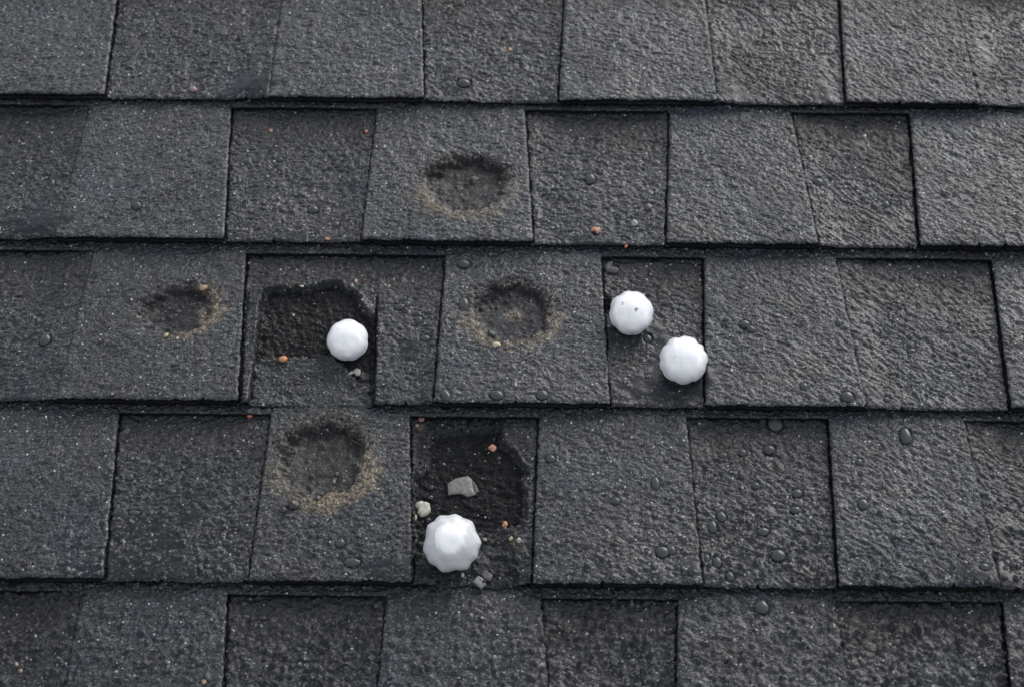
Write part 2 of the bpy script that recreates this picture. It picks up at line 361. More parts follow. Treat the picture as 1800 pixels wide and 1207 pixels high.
def mesh_from(name, V, F, loops=None):
    me = bpy.data.meshes.new(name)
    me.vertices.add(len(V)); me.vertices.foreach_set('co', V.astype(np.float32).ravel())
    nf = len(F); me.loops.add(nf * 4); me.loops.foreach_set('vertex_index', F.astype(np.int32).ravel())
    me.polygons.add(nf); me.polygons.foreach_set('loop_start', np.arange(0, nf * 4, 4, dtype=np.int32))
    me.polygons.foreach_set('loop_total', np.full(nf, 4, dtype=np.int32))
    me.update(calc_edges=True); me.validate()
    me.polygons.foreach_set('use_smooth', np.ones(len(me.polygons), dtype=bool))
    return me

def set_attr(me, name, arr):
    a = me.attributes.new(name, 'FLOAT', 'POINT'); a.data.foreach_set('value', np.asarray(arr, dtype=np.float32).ravel())

# ------------------------------------------------------------------ materials
def mat(name):
    m = bpy.data.materials.new(name); m.use_nodes = True
    return m, m.node_tree.nodes, m.node_tree.links, m.node_tree.nodes['Principled BSDF']

def mk_shingle():
    m, N, L, b = mat('wet_asphalt_granules')
    def new(t, **k):
        q = N.new(t)
        for a, v in k.items(): setattr(q, a, v)
        return q
    def attr(n):
        q = new('ShaderNodeAttribute'); q.attribute_name = n; return q.outputs['Fac']
    def math_(op, a, b_=None, c=None):
        q = new('ShaderNodeMath', operation=op)
        for i, v in enumerate((a, b_, c)):
            if v is None: continue
            if isinstance(v, (int, float)): q.inputs[i].default_value = v
            else: L.new(v, q.inputs[i])
        return q.outputs[0]
    def mix(f, a, b_):
        q = new('ShaderNodeMix', data_type='RGBA')
        for s, v in ((q.inputs[0], f), (q.inputs[6], a), (q.inputs[7], b_)):
            if isinstance(v, tuple): s.default_value = v + (1,)
            elif isinstance(v, (int, float)): s.default_value = v
            else: L.new(v, s)
        return q.outputs[2]
    def ramp(v, stops, interp='LINEAR'):
        q = new('ShaderNodeValToRGB'); q.color_ramp.interpolation = interp
        while len(q.color_ramp.elements) > 1: q.color_ramp.elements.remove(q.color_ramp.elements[-1])
        for i, (p, c) in enumerate(stops):
            e = q.color_ramp.elements[0] if i == 0 else q.color_ramp.elements.new(p)
            e.position = p; e.color = c + (1,)
        L.new(v, q.inputs[0]); return q.outputs[0]
    tc = new('ShaderNodeTexCoord'); P = tc.outputs['Object']
    def noise(s, d=2, r=.55):
        q = new('ShaderNodeTexNoise'); q.inputs['Scale'].default_value = s; q.inputs['Detail'].default_value = d; q.inputs['Roughness'].default_value = r
        L.new(P, q.inputs['Vector']); return q.outputs['Fac']
    def vor(s, feat='F1'):
        q = new('ShaderNodeTexVoronoi'); q.inputs['Scale'].default_value = s; q.feature = feat; L.new(P, q.inputs['Vector']); return q
    v1 = vor(950); v2 = vor(330); v3 = vor(190)
    sep = new('ShaderNodeSeparateColor'); L.new(v1.outputs['Color'], sep.inputs[0])
    col = ramp(sep.outputs[0], [(0, (.0035, .0043, .006)), (.45, (.0095, .0115, .0155)), (.78, (.022, .0252, .0315)), (.93, (.056, .061, .068)), (1, (.14, .145, .145))])
    # cool and brownish drifts
    drift = noise(16, 3)
    tint = ramp(drift, [(.30, (.86, .95, 1.16)), (.5, (1, 1, 1)), (.72, (1.10, 1.01, .92))])
    q = new('ShaderNodeMix', data_type='RGBA', blend_type='MULTIPLY'); q.inputs[0].default_value = 1; L.new(col, q.inputs[6]); L.new(tint, q.inputs[7]); col = q.outputs[2]
    tone = attr('tone')
    t2 = math_('MULTIPLY', tone, math_('MULTIPLY_ADD', noise(55, 4), 1.1, .45))
    qq = new('ShaderNodeVectorMath', operation='SCALE'); L.new(col, qq.inputs[0]); L.new(t2, qq.inputs['Scale']); col = qq.outputs[0]
    # darker granules printed along the head of each recess
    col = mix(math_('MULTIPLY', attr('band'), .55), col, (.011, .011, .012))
    # single pale granules, washed thin
    s2 = new('ShaderNodeSeparateColor'); L.new(v2.outputs['Color'], s2.inputs[0])
    pale = math_('MULTIPLY', math_('GREATER_THAN', s2.outputs[0], math_('MULTIPLY_ADD', noise(9, 2), -.16, 1.028)), math_('LESS_THAN', v2.outputs['Distance'], .26))
    col = mix(math_('MULTIPLY', pale, .85), col, (.42, .43, .42))
    s3 = new('ShaderNodeSeparateColor'); L.new(v3.outputs['Color'], s3.inputs[0])
    pk = math_('MULTIPLY', math_('GREATER_THAN', s3.outputs[1], .997), math_('LESS_THAN', v3.outputs['Distance'], .16))
    col = mix(math_('MULTIPLY', pk, .5), col, (.16, .085, .055))
    # earth in and round the dents
    e = attr('earth')
    ecol = ramp(sep.outputs[1], [(0, (.03, .023, .016)), (.4, (.085, .064, .042)), (.75, (.17, .132, .088)), (1, (.36, .30, .21))])
    col = mix(math_('MINIMUM', math_('MULTIPLY', e, 1.05), 1), col, ecol)
    # broken, granule-free asphalt; also painted drop outlines and dent shade
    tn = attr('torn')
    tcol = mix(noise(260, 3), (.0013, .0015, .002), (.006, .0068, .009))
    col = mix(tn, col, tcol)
    film = attr('film')
    col = mix(math_('MULTIPLY', film, .62), col, (.0085, .0098, .013))
    L.new(col, b.inputs['Base Color'])
    rg = math_('MULTIPLY_ADD', noise(400, 2), .30, .20)
    rgm = new('ShaderNodeMix', data_type='FLOAT'); L.new(film, rgm.inputs[0]); L.new(rg, rgm.inputs[2]); rgm.inputs[3].default_value = .36
    rgt = new('ShaderNodeMix', data_type='FLOAT'); L.new(tn, rgt.inputs[0]); L.new(rgm.outputs[0], rgt.inputs[2]); rgt.inputs[3].default_value = .60
    L.new(rgt.outputs[0], b.inputs['Roughness']); L.new(math_('MAXIMUM', math_('SUBTRACT', math_('MULTIPLY_ADD', film, -.30, .45), math_('MULTIPLY', tn, .25)), .1), b.inputs['Specular IOR Level'])
    b.inputs['IOR'].default_value = 1.42
    # the skin of rain water over everything: smoother than the granules below it
    L.new(math_('MAXIMUM', math_('MULTIPLY_ADD', tn, -.40, math_('MULTIPLY_ADD', noise(14, 3), 1.3, -.14)), .08), b.inputs['Coat Weight']); b.inputs['Coat IOR'].default_value = 1.33
    L.new(math_('MULTIPLY_ADD', noise(120, 3), .25, .12), b.inputs['Coat Roughness'])
    cb = new('ShaderNodeBump'); cb.inputs['Distance'].default_value = .0006; cb.inputs['Strength'].default_value = .55
    L.new(math_('ADD', noise(420, 2), math_('MULTIPLY', v1.outputs['Distance'], -.35)), cb.inputs['Height']); L.new(cb.outputs[0], b.inputs['Coat Normal'])
    # fine relief
    hgt = math_('ADD', math_('MULTIPLY', v1.outputs['Distance'], -.55), math_('ADD', math_('MULTIPLY', noise(700, 2), .9), math_('MULTIPLY', noise(260, 3), .9)))
    bp = new('ShaderNodeBump'); bp.inputs['Distance'].default_value = .0019
    st = math_('MULTIPLY_ADD', film, -.80, .85)
    L.new(st, bp.inputs['Strength']); L.new(hgt, bp.inputs['Height']); L.new(bp.outputs[0], b.inputs['Normal'])
    return m
M_SH = mk_shingle()

def simple(name, col, rough=.5, bump=0, bscale=400, var=.25, **kw):
    m, N, L, b = mat(name)
    tc = N.new('ShaderNodeTexCoord'); n = N.new('ShaderNodeTexNoise'); n.inputs['Scale'].default_value = bscale; n.inputs['Detail'].default_value = 4
    L.new(tc.outputs['Object'], n.inputs['Vector'])
    r = N.new('ShaderNodeValToRGB'); r.color_ramp.elements[0].position = .3; r.color_ramp.elements[1].position = .7
    r.color_ramp.elements[0].color = tuple(c * (1 - var) for c in col) + (1,); r.color_ramp.elements[1].color = tuple(min(1, c * (1 + var)) for c in col) + (1,)
    L.new(n.outputs['Fac'], r.inputs[0]); L.new(r.outputs[0], b.inputs['Base Color']); b.inputs['Roughness'].default_value = rough
    if bump:
        bp = N.new('ShaderNodeBump'); bp.inputs['Distance'].default_value = bump; bp.inputs['Strength'].default_value = .7
        L.new(n.outputs['Fac'], bp.inputs['Height']); L.new(bp.outputs[0], b.inputs['Normal'])
    for k, v in kw.items(): b.inputs[k].default_value = v
    return m

# ------------------------------------------------------------------ the roof
deck_v = np.array([[-.78, YB[6] / 1000 - .02, -.03], [.78, YB[6] / 1000 - .02, -.03], [.78, YB[-1] / 1000 + EXP / 1000, -.03], [-.78, YB[-1] / 1000 + EXP / 1000, -.03],
                   [-.78, YB[6] / 1000 - .02, -.011], [.78, YB[6] / 1000 - .02, -.011], [.78, YB[-1] / 1000 + EXP / 1000, -.011], [-.78, YB[-1] / 1000 + EXP / 1000, -.011]])
deck_f = np.array([[0, 3, 2, 1], [4, 5, 6, 7], [0, 1, 5, 4], [1, 2, 6, 5], [2, 3, 7, 6], [3, 0, 4, 7]])
me = mesh_from('roof', deck_v, deck_f); me.polygons.foreach_set('use_smooth', np.zeros(6, dtype=bool))
roof = bpy.data.objects.new('roof', me); C.objects.link(roof); roof.matrix_world = ROOF
me.materials.append(simple('roof_deck_felt', (.02, .02, .021), .8)); roof['kind'] = 'structure'
roof['label'] = 'wet charcoal asphalt shingle roof with hail damage'

LEDGE = 5.5
def grid_mesh(name, t, u_lo, u_hi, step, skirts, ustart=0.0):
    k = u_hi
    wd = max(t.r[1] - t.l[1], t.r[0] - t.l[0])
    ext = 0.0 if skirts else 1.4
    na = max(4, int(wd / step)); nu = max(4, int((u_hi - u_lo) / step))
    # rounder rows at the rim
    a = np.linspace(0, 1, na + 1); uu = np.linspace(u_lo, u_hi, nu + 1)
    A, U = np.meshgrid(a, uu)
    x, y, xl, xr = tab_xy(t, A, U)
    if not skirts: x = x + (A - .5) * 2 * ext * (np.abs(A - .5) * 2)**8
    z, e, f, tn, b = surface(t, x, y, U, x - xl, xr - x)
    if name == 'ledge':
        z = z - 0.5 * ss(1.4, 0, U - u_lo)
    idx = np.arange(A.size).reshape(A.shape)
    V = [np.stack([x.ravel(), y.ravel(), z.ravel()], 1)]
    F = [np.stack([idx[:-1, :-1].ravel(), idx[:-1, 1:].ravel(), idx[1:, 1:].ravel(), idx[1:, :-1].ravel()], 1)]
    att = [np.stack([e.ravel(), f.ravel(), tn.ravel(), b.ravel()], 1)]
    base = A.size
    def wall(ix, prof):
        """hang a wall from the vertices ix; prof: list of (outward, absolute/relative z) steps"""
        nonlocal base
        P = V[0][ix]; prev = ix
        for dy, dz, dx, zabs in prof:
            Q = P.copy(); jx = 0.35 * gn(P[:, 0] / 2.3 + dz, P[:, 1] / 2.3, 160)
            Q[:, 1] += dy + (jx if dy else 0); Q[:, 0] += dx
            Q[:, 2] = (zabs + 0.35 * gn(P[:, 0] / 3.1, P[:, 1] / 5, 161)) if zabs is not None else Q[:, 2] + dz
            V.append(Q); cur = np.arange(base, base + len(ix)); base += len(ix)
            F.append(np.stack([cur[:-1], cur[1:], prev[1:], prev[:-1]], 1))
            att.append(np.tile([0, 0, 1.0, 0], (len(ix), 1))); prev = cur
    zb = TT
    if name == 'ledge':
        wall(idx[0], [(-.15, -.8, 0, None), (.1, -3.2, 0, None), (.2, -5.5, 0, None)])
    elif skirts:
        wall(idx[0], [(-.35, -.7, 0, None), (-.2, -2.8, 0, None), (.5, -3.9, 0, None), (2.8, 0, 0, TB + .1), (2.6, 0, 0, TB - .7), (.7, 0, 0, TB - 1.0), (.5, 0, 0, .9), (5.0, 0, 0, .4)])
        wall(idx[:, 0][::-1], [(0, -1.2, -.2, None), (0, -5.6, .1, None)]); wall(idx[:, -1], [(0, -1.2, .2, None), (0, -5.6, -.1, None)])
    else:
        thin = 1
        wall(idx[0], [(-.3, -.6, 0, None), (0, -2.2, 0, None), (1.2, -2.9, 0, None), (5.0, -3.4, 0, None)])
    return np.concatenate(V), np.concatenate(F), np.concatenate(att)

tri = 0
for n in range(-1, 7):
    row = [t for t in tabs if t.n == n]
    LV, LF, LA, nb = [], [], [], 0
    lowrow = n in (-1, 0, 6)
    course = bpy.data.objects.new('shingle_course', None); C.objects.link(course); course.parent = roof
    for t in row:
        wd = (t.l[1] + t.r[1]) / 2
        inview = (t.l[1] < 400 and t.r[1] > -400) and not lowrow and n != 5
        near5 = n == 5 and (t.l[1] < 400 and t.r[1] > -400)
        step = .85 if (inview or near5) else 4.0
        t.tone = (0.92 + 0.28 * random.random()) * (1.08 if t.raised else .95)
        if t.raised:
            V, F, A_ = grid_mesh('raised_tab', t, (45.0 if near5 else 0), EXP + (22 if not lowrow else 14), step, True)
            nm = 'raised_tab'
            if near5:      # the lower third of this course is outside the picture: coarse
                V, F, A_ = grid_mesh('raised_tab', t, 0, EXP + 22, 1.1, True)
        else:
            V, F, A_ = grid_mesh('recessed_tab', t, 0, EXP - LEDGE + 3.5, step if not near5 else 1.1, False)
            nm = 'recessed_tab'
            tt = Tab(); tt.__dict__.update(t.__dict__); tt.raised = True
            v2, f2, a2 = grid_mesh('ledge', tt, EXP - LEDGE + 1.2 * random.uniform(-1, 1), EXP + 22, step, False)
            LV.append(v2); LF.append(f2 + nb); LA.append(a2); nb += len(v2)
        me = mesh_from(nm, V / 1000.0, F)
        for i, an in enumerate(('earth', 'film', 'torn', 'band')): set_attr(me, an, A_[:, i])
        set_attr(me, 'tone', np.full(len(V), t.tone)); me.materials.append(M_SH)
        o = bpy.data.objects.new(nm, me); C.objects.link(o); o.parent = course; t.obj = o
        if n == 3 and not t.raised and abs(wd + 120) < 60: o['label'] = 'recessed tab torn open to black asphalt, with a hailstone in the hole'
        if n == 4 and not t.raised and abs(wd + 22) < 60: o['label'] = 'recessed tab with its granule layer broken out down to the butt edge'
        for (dn_, cx, cy, *_r) in DENTS:
            if dn_ == n and t.raised and t.l[1] < cx < t.r[1]: o['label'] = 'raised tab with a round hail dent ringed by tan grit'
        tri += len(F) * 2
    V = np.concatenate(LV); F = np.concatenate(LF); A_ = np.concatenate(LA)
    me = mesh_from('headlap_ledge', V / 1000.0, F)
    for i, an in enumerate(('earth', 'film', 'torn', 'band')): set_attr(me, an, A_[:, i])
    set_attr(me, 'tone', np.full(len(V), .9)); me.materials.append(M_SH)
    o = bpy.data.objects.new('headlap_ledge', me); C.objects.link(o); o.parent = course
    tri += len(F) * 2
print('roof triangles', tri)

# ------------------------------------------------------------------ placing things on the roof
def find_tab(x, y):
    for t in tabs:
        u = y - YB[t.n]
        if 0 <= u < EXP:
            k = u / EXP; xl = t.l[1] + (t.l[0] - t.l[1]) * k; xr = t.r[1] + (t.r[0] - t.r[1]) * k
            if xl <= x < xr: return t, (x - xl) / (xr - xl), u
    return None
def land(px, py):
    """mm position on the relief under this place of the photograph"""
    z = 4.0
    for i in range(4):
        p = pm(px, py, z); q = find_tab(p[0], p[1])
        if q is None: break
        t, a, u = q
        aa = a + np.array([0, .012, -.012, 0, 0]); uu = u + np.array([0, 0, 0, 1.3, -1.3])
        z = float(np.mean(surf_at(t, aa, uu)[2]))
    return p[0], p[1], z
def put(o, x, y, z, rz=0, tilt=(0, 0)):
    o.matrix_world = ROOF @ Matrix.Translation((x / 1000, y / 1000, z / 1000)) @ Matrix.Rotation(rz, 4, 'Z') @ Matrix.Rotation(tilt[0], 4, 'X') @ Matrix.Rotation(tilt[1], 4, 'Y')
def tag(o, label, cat, group=None, kind=None):
    o['label'] = label; o['category'] = cat
    if group: o['group'] = group
    if kind: o['kind'] = kind

import bmesh
def ico(sub, r=1.0):
    bm = bmesh.new(); bmesh.ops.create_icosphere(bm, subdivisions=sub, radius=r)
    V = np.array([v.co[:] for v in bm.verts]); F = [[v.index for v in f.verts] for f in bm.faces]; bm.free(); return V, F
def tri_mesh(name, V, F, mats, smooth=True):
    me = bpy.data.meshes.new(name); me.from_pydata(V.tolist(), [], F); me.update()
    me.polygons.foreach_set('use_smooth', np.full(len(me.polygons), smooth)); 
    for m in mats: me.materials.append(m)
    return me
def n3(V, s, seed): return gn(V[:, 0] * s + V[:, 2] * s * .7, V[:, 1] * s - V[:, 2] * s * .6, seed)

# ---- hailstones
def mk_ice(name, base, sss, rough):
    m, N, L, b = mat(name)
    at = N.new('ShaderNodeAttribute'); at.attribute_name = 'speck'
    co = N.new('ShaderNodeAttribute'); co.attribute_name = 'core'
    tc = N.new('ShaderNodeTexCoord'); n = N.new('ShaderNodeTexNoise'); n.inputs['Scale'].default_value = 140; n.inputs['Detail'].default_value = 4
    L.new(tc.outputs['Object'], n.inputs['Vector'])
    cl = N.new('ShaderNodeMix'); cl.data_type = 'RGBA'; cl.inputs[6].default_value = base + (1,); cl.inputs[7].default_value = (.93, .93, .93, 1)
    L.new(co.outputs['Fac'], cl.inputs[0])
    mo = N.new('ShaderNodeMix'); mo.data_type = 'RGBA'; mo.blend_type = 'MULTIPLY'; mo.inputs[0].default_value = 1
    r = N.new('ShaderNodeValToRGB'); r.color_ramp.elements[0].color = (.86, .87, .90, 1); r.color_ramp.elements[0].position = .35; r.color_ramp.elements[1].position = .65
    L.new(n.outputs['Fac'], r.inputs[0]); L.new(cl.outputs[2], mo.inputs[6]); L.new(r.outputs[0], mo.inputs[7])
    sp = N.new('ShaderNodeMix'); sp.data_type = 'RGBA'; sp.inputs[7].default_value = (.12, .12, .13, 1)
    L.new(at.outputs['Fac'], sp.inputs[0]); L.new(mo.outputs[2], sp.inputs[6]); L.new(sp.outputs[2], b.inputs['Base Color'])
    b.inputs['Roughness'].default_value = rough; b.inputs['IOR'].default_value = 1.31
    b.inputs['Subsurface Weight'].default_value = sss; b.inputs['Subsurface Radius'].default_value = (1, 1, 1.1); b.inputs['Subsurface Scale'].default_value = .004
    bp = N.new('ShaderNodeBump'); bp.inputs['Distance'].default_value = .0003; bp.inputs['Strength'].default_value = .2
    L.new(n.outputs['Fac'], bp.inputs['Height']); L.new(bp.outputs[0], b.inputs['Normal'])
    return m
ICE_W = mk_ice('white_ice', (.60, .61, .65), .7, .16)
ICE_C = mk_ice('milky_ice', (.56, .565, .58), .6, .14)

def hailstone(px, py, rpx, nl, amp, seed, label, specks=(), core=False, sharp=False, pts=()):
    r = rpx / 2.44
    V, F = ico(6)
    # axis of the lobes points up and a little towards the downhill side, as the stones lie
    ax = np.array([0, -math.sin(.5), math.cos(.5)]); e1 = np.array([1.0, 0, 0]); e2 = np.cross(ax, e1)
    c1, c2, c3 = V @ e1, V @ e2, V @ ax
    th = np.arctan2(c2, c1); rad = np.hypot(c1, c2)
    rs = np.random.default_rng(seed)
    ang = np.linspace(0, 2 * math.pi, nl, endpoint=False) + rs.uniform(-.16, .16, nl) + rs.uniform(0, 1)
    hgt = rs.uniform(.6, 1.25, nl)
    prof = np.full(len(V), -9.0)
    if sharp:      # points with hollows between them
        for a, h in zip(ang, hgt):
            d = np.abs((th - a + math.pi) % (2 * math.pi) - math.pi) / (math.pi / nl)
            prof = np.maximum(prof, h * (1 - np.clip(d, 0, 1.3))**1 )
        prof = prof * amp - amp * .35
    else:          # rounded scallops with notches between them
        prof = np.zeros(len(V))
        for a, h in zip(ang, hgt):
            d = np.abs((th - a + math.pi) % (2 * math.pi) - math.pi) / (math.pi / nl)
            prof -= h * amp * np.exp(-(d / .38)**2)
        prof += amp * .25
    side = rad**5 * (0.45 + 0.55 * np.clip(1 - np.abs(c3), 0, 1))
    k = 1 + prof * side
    f1 = c1 * k; f2 = c2 * k
    f3 = c3 * (0.80 if not core else .78)
    kk = 1 + 0.022 * n3(V, 1.7, seed) + 0.006 * n3(V, 4.0, seed + 3)
    # a shallow shoulder between crown and rim
    sh = 0.022 * ss(.55, .70, rad + .05 * n3(V, 1.7, seed + 8)) * (c3 > 0)
    kk = kk - sh
    if core: kk = kk + 0.05 * ss(.72, .30, np.hypot(c1 + .04, c2 - .16) + .10 * n3(V, 2.2, 77)) * (c3 > 0) - 0.015
    W = (np.outer(f1, e1) + np.outer(f2, e2) + np.outer(f3, ax)) * kk[:, None] * r
    x, y, z = land(px, py)
    sx = np.zeros(len(V))
    for (qx, qy, qr) in specks:
        d = np.hypot((c1 - qx) , (c2 - qy)) + .35 * qr * n3(V, 18, seed + 9)
        sx = np.maximum(sx, ss(qr, qr * .45, d) * (c3 > 0) * .8); W = W - (np.outer(ss(qr * 1.4, 0, d) * (c3 > 0), ax)) * .35
    for (qx, qy, a, b_) in pts: pass
    me = tri_mesh('hailstone', W / 1000, F, [ICE_C if core else ICE_W])
    set_attr(me, 'speck', sx)
    cr = (ss(.66, .36, np.hypot(c1 + .04, c2 - .16) + .10 * n3(V, 6, 5)) * (c3 > 0)) if core else ss(.98, .62, rad + .10 * n3(V, 1.6, seed + 20)) * (c3 > 0) * .85 + .15  # white stones: greyer rim and underside, clearer ice plus painted shading
    set_attr(me, 'core', cr)
    o = bpy.data.objects.new('hailstone', me); C.objects.link(o)
    # seat it: pixel centre is the centre of the stone as seen
    zc = pm(px, py, 0)[2]
    base = land(px, py + rpx * .35)[2]
    cz = base + r * .70
    p = pm(px, py, cz)
    o.matrix_world = ROOF @ Matrix.Translation((p[0] / 1000, p[1] / 1000, cz / 1000))
    tag(o, label, 'hailstone', 'hailstones lying on the shingles')
    return o
hailstone(611, 597.5, 36.5, 7, .035, 11, 'smallest smooth white hailstone sitting in the torn black hole of a tab')
hailstone(1110, 550, 39, 8, .045, 23, 'round white hailstone with a dark fleck on its crown, beside the dented tab', specks=((.16, .05, .10), (-.47, .30, .05), (-.43, .38, .05), (.12, .0, .05)))
hailstone(1201, 632.5, 41.5, 9, .06, 31, 'lumpy white hailstone with scalloped rim, lying against the raised tab edge on its right', specks=((-.42, .05, .03), (-.2, -.05, .02), (.1, -.2, .02)))
hailstone(794, 954, 47, 10, .080, 47, 'largest hailstone, milky ice with a bright white core and pointed rim', core=True, sharp=True)

# ---- pebbles and chips
def pebble(px, py, rx, ry, col, label, rz=0., cat='pebble', flat=.7, sub=3, rough=.4, name='pebble', ang=.0, group=None):
    V, F = ico(sub); sd_ = int(px * 7 + py)
    if rx < 7 and col[0] > .1: rx *= .85; ry *= .85; col = tuple(c * .8 + .02 for c in col)
    k = 1 + .16 * n3(V, 1.4, sd_) + .07 * n3(V, 3.5, sd_ + 1)
    # knock flats into it
    rs = np.random.default_rng(sd_)
    for i in range(7):
        d = rs.normal(size=3); d /= np.linalg.norm(d); h = V @ d; k = np.where(h > .72, k * (1 - ang * (h - .72)), k)
    W = V * k[:, None] * np.array([rx, ry / .85, (rx + ry) * .5 * flat]) / 2.44
    me = tri_mesh(name, W / 1000, F, [simple(name + '_stone', col, rough, .0003, 900)], True)
    o = bpy.data.objects.new(name, me); C.objects.link(o)
    x, y, z = land(px, py); put(o, x, y, z + (rx + ry) * .5 * flat / 2.44 * .55, rz)
    tag(o, label, cat, group)
    return o
OR = (.42, .17, .075)
pebble(498, 632, 7.5, 5, OR, 'smooth orange pebble at the lower edge of the torn hole', cat='pebble')
pebble(887, 922, 6, 6, (.52, .24, .09), 'angular orange pebble right of the largest hailstone', ang=1.4)
pebble(865, 788, 7, 6.5, (.40, .19, .13), 'salmon pink stone in the black broken area above the grey flake', ang=1.4)
pebble(476, 231, 5, 4, (.30, .15, .09), 'small tan pebble on the recessed tab of the second course', ang=1)
pebble(1047, 406, 9, 8, (.30, .14, .09), 'brownish red square chip near the lower edge of the second course', ang=1.8, flat=.5)
pebble(1115, 394, 7, 6, (.22, .24, .24), 'pale grey stone right of the brownish red chip', ang=1)
pebble(1140, 366, 8, 7, (.05, .05, .05), 'dark stone above the pale grey stone, second course', ang=1)
pebble(577, 434, 6, 4, (.34, .13, .06), 'rusty orange grain wedged under the butt edge above the torn hole', ang=1)
pebble(437, 720, 6, 4, (.42, .12, .05), 'orange grain under the butt edge left of the dented tab', ang=1)
pebble(741, 737, 6, 6, (.25, .13, .10), 'reddish stone in the top left corner of the broken tab', ang=1)
pebble(733, 748, 4.5, 4, (.22, .14, .11), 'little brown stone just below the reddish corner stone', ang=1)
pebble(340, 159, 8, 6, (.17, .11, .11), 'dull pink stone on the butt edge of the top course', ang=.6)
pebble(1100, 434, 4, 4, (.45, .12, .06), 'tiny red grain on the butt edge above the flecked hailstone', ang=1)
pebble(359, 1198, 4.5, 5, (.42, .28, .19), 'small tan pebble at the bottom of the picture', ang=.6)
pebble(29, 1167, 4, 4, (.30, .22, .18), 'beige grain, upper of two at the lower left', ang=.6)
pebble(37, 1179, 4.5, 4, (.25, .14, .12), 'pinkish grain, lower of two at the lower left', ang=.6)
pebble(896, 88, 4, 5, (.35, .22, .12), 'tan grain in the middle of the top course', ang=.6)
pebble(644, 232, 4, 4, (.36, .14, .07), 'rust coloured grain beside the joint in the second course', ang=.6)
pebble(626, 495, 3.5, 5, (.50, .32, .24), 'pink grain above the rim of the torn hole', ang=1)
pebble(530, 506, 5.5, 3.2, (.45, .38, .30), 'cream sliver of stone below the top rim of the torn hole', rz=-.5, ang=1)
pebble(637, 528, 3, 3, (.35, .32, .28), 'tiny pale grain on the right rim of the torn hole', ang=1)
pebble(738, 888, 9, 8, (.30, .29, .24), 'small cream stone touching the larger cream flake by the joint', ang=1, flat=.5)
pebble(730, 910, 3.2, 7, (.36, .31, .22), 'upright beige sliver below the cream stones', ang=1)
pebble(853, 949, 5, 4, (.30, .22, .18), 'small pinkish stone right of the largest hailstone', rz=-.6, ang=1)
pebble(813, 1010, 3.5, 5, (.33, .30, .24), 'beige grain below the largest hailstone', ang=1)
pebble(897, 947, 6, 5, (.32, .29, .20), 'yellowish grain on the broken right rim of the tab', ang=1)
pebble(912, 950, 5, 6, (.25, .25, .22), 'light grey grain beside the yellowish one on the broken rim', ang=1)
pebble(517, 888, 9, 8, (.018, .018, .019), 'black asphalt crumb below left of the large dent', ang=1.2)
pebble(498, 897, 7, 6, (.02, .02, .021), 'smaller black crumb left of the black asphalt crumb', ang=1.2)
pebble(558, 876, 6.5, 4.5, (.022, .022, .024), 'black crumb on the lower rim of the large dent', ang=1.)
pebble(587, 846, 4, 5, (.12, .13, .14), 'grey grain inside the lower part of the large dent', ang=1.)
pebble(592, 834, 4.5, 4, (.02, .02, .022), 'dark crumb inside the large dent above the grey grain', ang=1.)
pebble(421, 68, 6, 6, (.012, .012, .014), 'black crumb near the top edge of the picture', ang=1.4)
pebble(835, 315, 7, 5, (.10, .085, .06), 'brown grit clump in the middle of the upper dent', ang=1.4, flat=.5)
pebble(292, 590, 5, 4.5, (.42, .33, .19), 'sandy grain below the left dent', ang=.6)
pebble(312, 595, 3, 3, (.45, .40, .28), 'pale sandy grain right of the other under the left dent', ang=.6)
pebble(358, 507, 8, 6, (.26, .17, .09), 'clot of tan grit at the upper right of the left dent', ang=1.2, flat=.5)
pebble(873, 606, 7, 5, (.42, .37, .24), 'cream grit clot at the lower rim of the middle dent', ang=1.2, flat=.5)
pebble(865, 588, 9, 5, (.022, .02, .022), 'dark crumb on the lower left rim of the middle dent', rz=-.9, ang=1.2)
pebble(1520, 240, 4, 4, (.5, .5, .48), 'white grain near the top of the narrow recessed tab', ang=.6)

def flake(outline, h, col, label, cat='chip', rz=0., name='shingle_chip', rough=.45, lift=.5):
    """a broken flat piece: outline in photograph pixels"""
    cx = sum(p[0] for p in outline) / len(outline); cy = sum(p[1] for p in outline) / len(outline)
    x, y, z = land(cx, cy)
    P = np.array([pm(a, b, z + h)[:2] for a, b in outline]) - np.array([x, y])
    # refine and roughen the outline
    Q = []
    for i in range(len(P)):
        a, b = P[i], P[(i + 1) % len(P)]; k = max(1, int(np.linalg.norm(b - a) / 1.0))
        for j in range(k): Q.append(a + (b - a) * j / k)
    Q = np.array(Q); Q += .25 * np.stack([gn(Q[:, 0] / 1.2, Q[:, 1] / 1.2, 7), gn(Q[:, 0] / 1.2, Q[:, 1] / 1.2, 8)], 1)
    n = len(Q); V = []; F = []
    rings = [(1.0, -.8), (1.02, h * .55), (.93, h), (.62, h * 1.12), (.3, h * 1.05)]
    for s, zz in rings:
        r = Q * s; V += [(a, b, zz + .35 * float(gn(np.array(a / 3.5), np.array(b / 3.5), 9)) * (1 if zz > 0 else 0) + .10 * b * .1) for a, b in r]
    V.append((0, 0, h * 1.05)); V.append((0, 0, -.8))
    for k in range(len(rings) - 1):
        for i in range(n):
            j = (i + 1) % n; F.append([k * n + i, k * n + j, (k + 1) * n + j, (k + 1) * n + i])
    L_ = (len(rings) - 1) * n
    for i in range(n): F.append([L_ + i, L_ + (i + 1) % n, len(V) - 2]); F.append([(i + 1) % n, i, len(V) - 1])
    area = sum(Q[i][0] * Q[(i + 1) % n][1] - Q[(i + 1) % n][0] * Q[i][1] for i in range(n))
    if area < 0: F = [f[::-1] for f in F]
    me = tri_mesh(name, np.array(V) / 1000, F, [simple(name + '_face', col, rough, .0004, 700, .3)], True)
    o = bpy.data.objects.new(name, me); C.objects.link(o); put(o, x, y, z + lift); tag(o, label, cat)
    return o
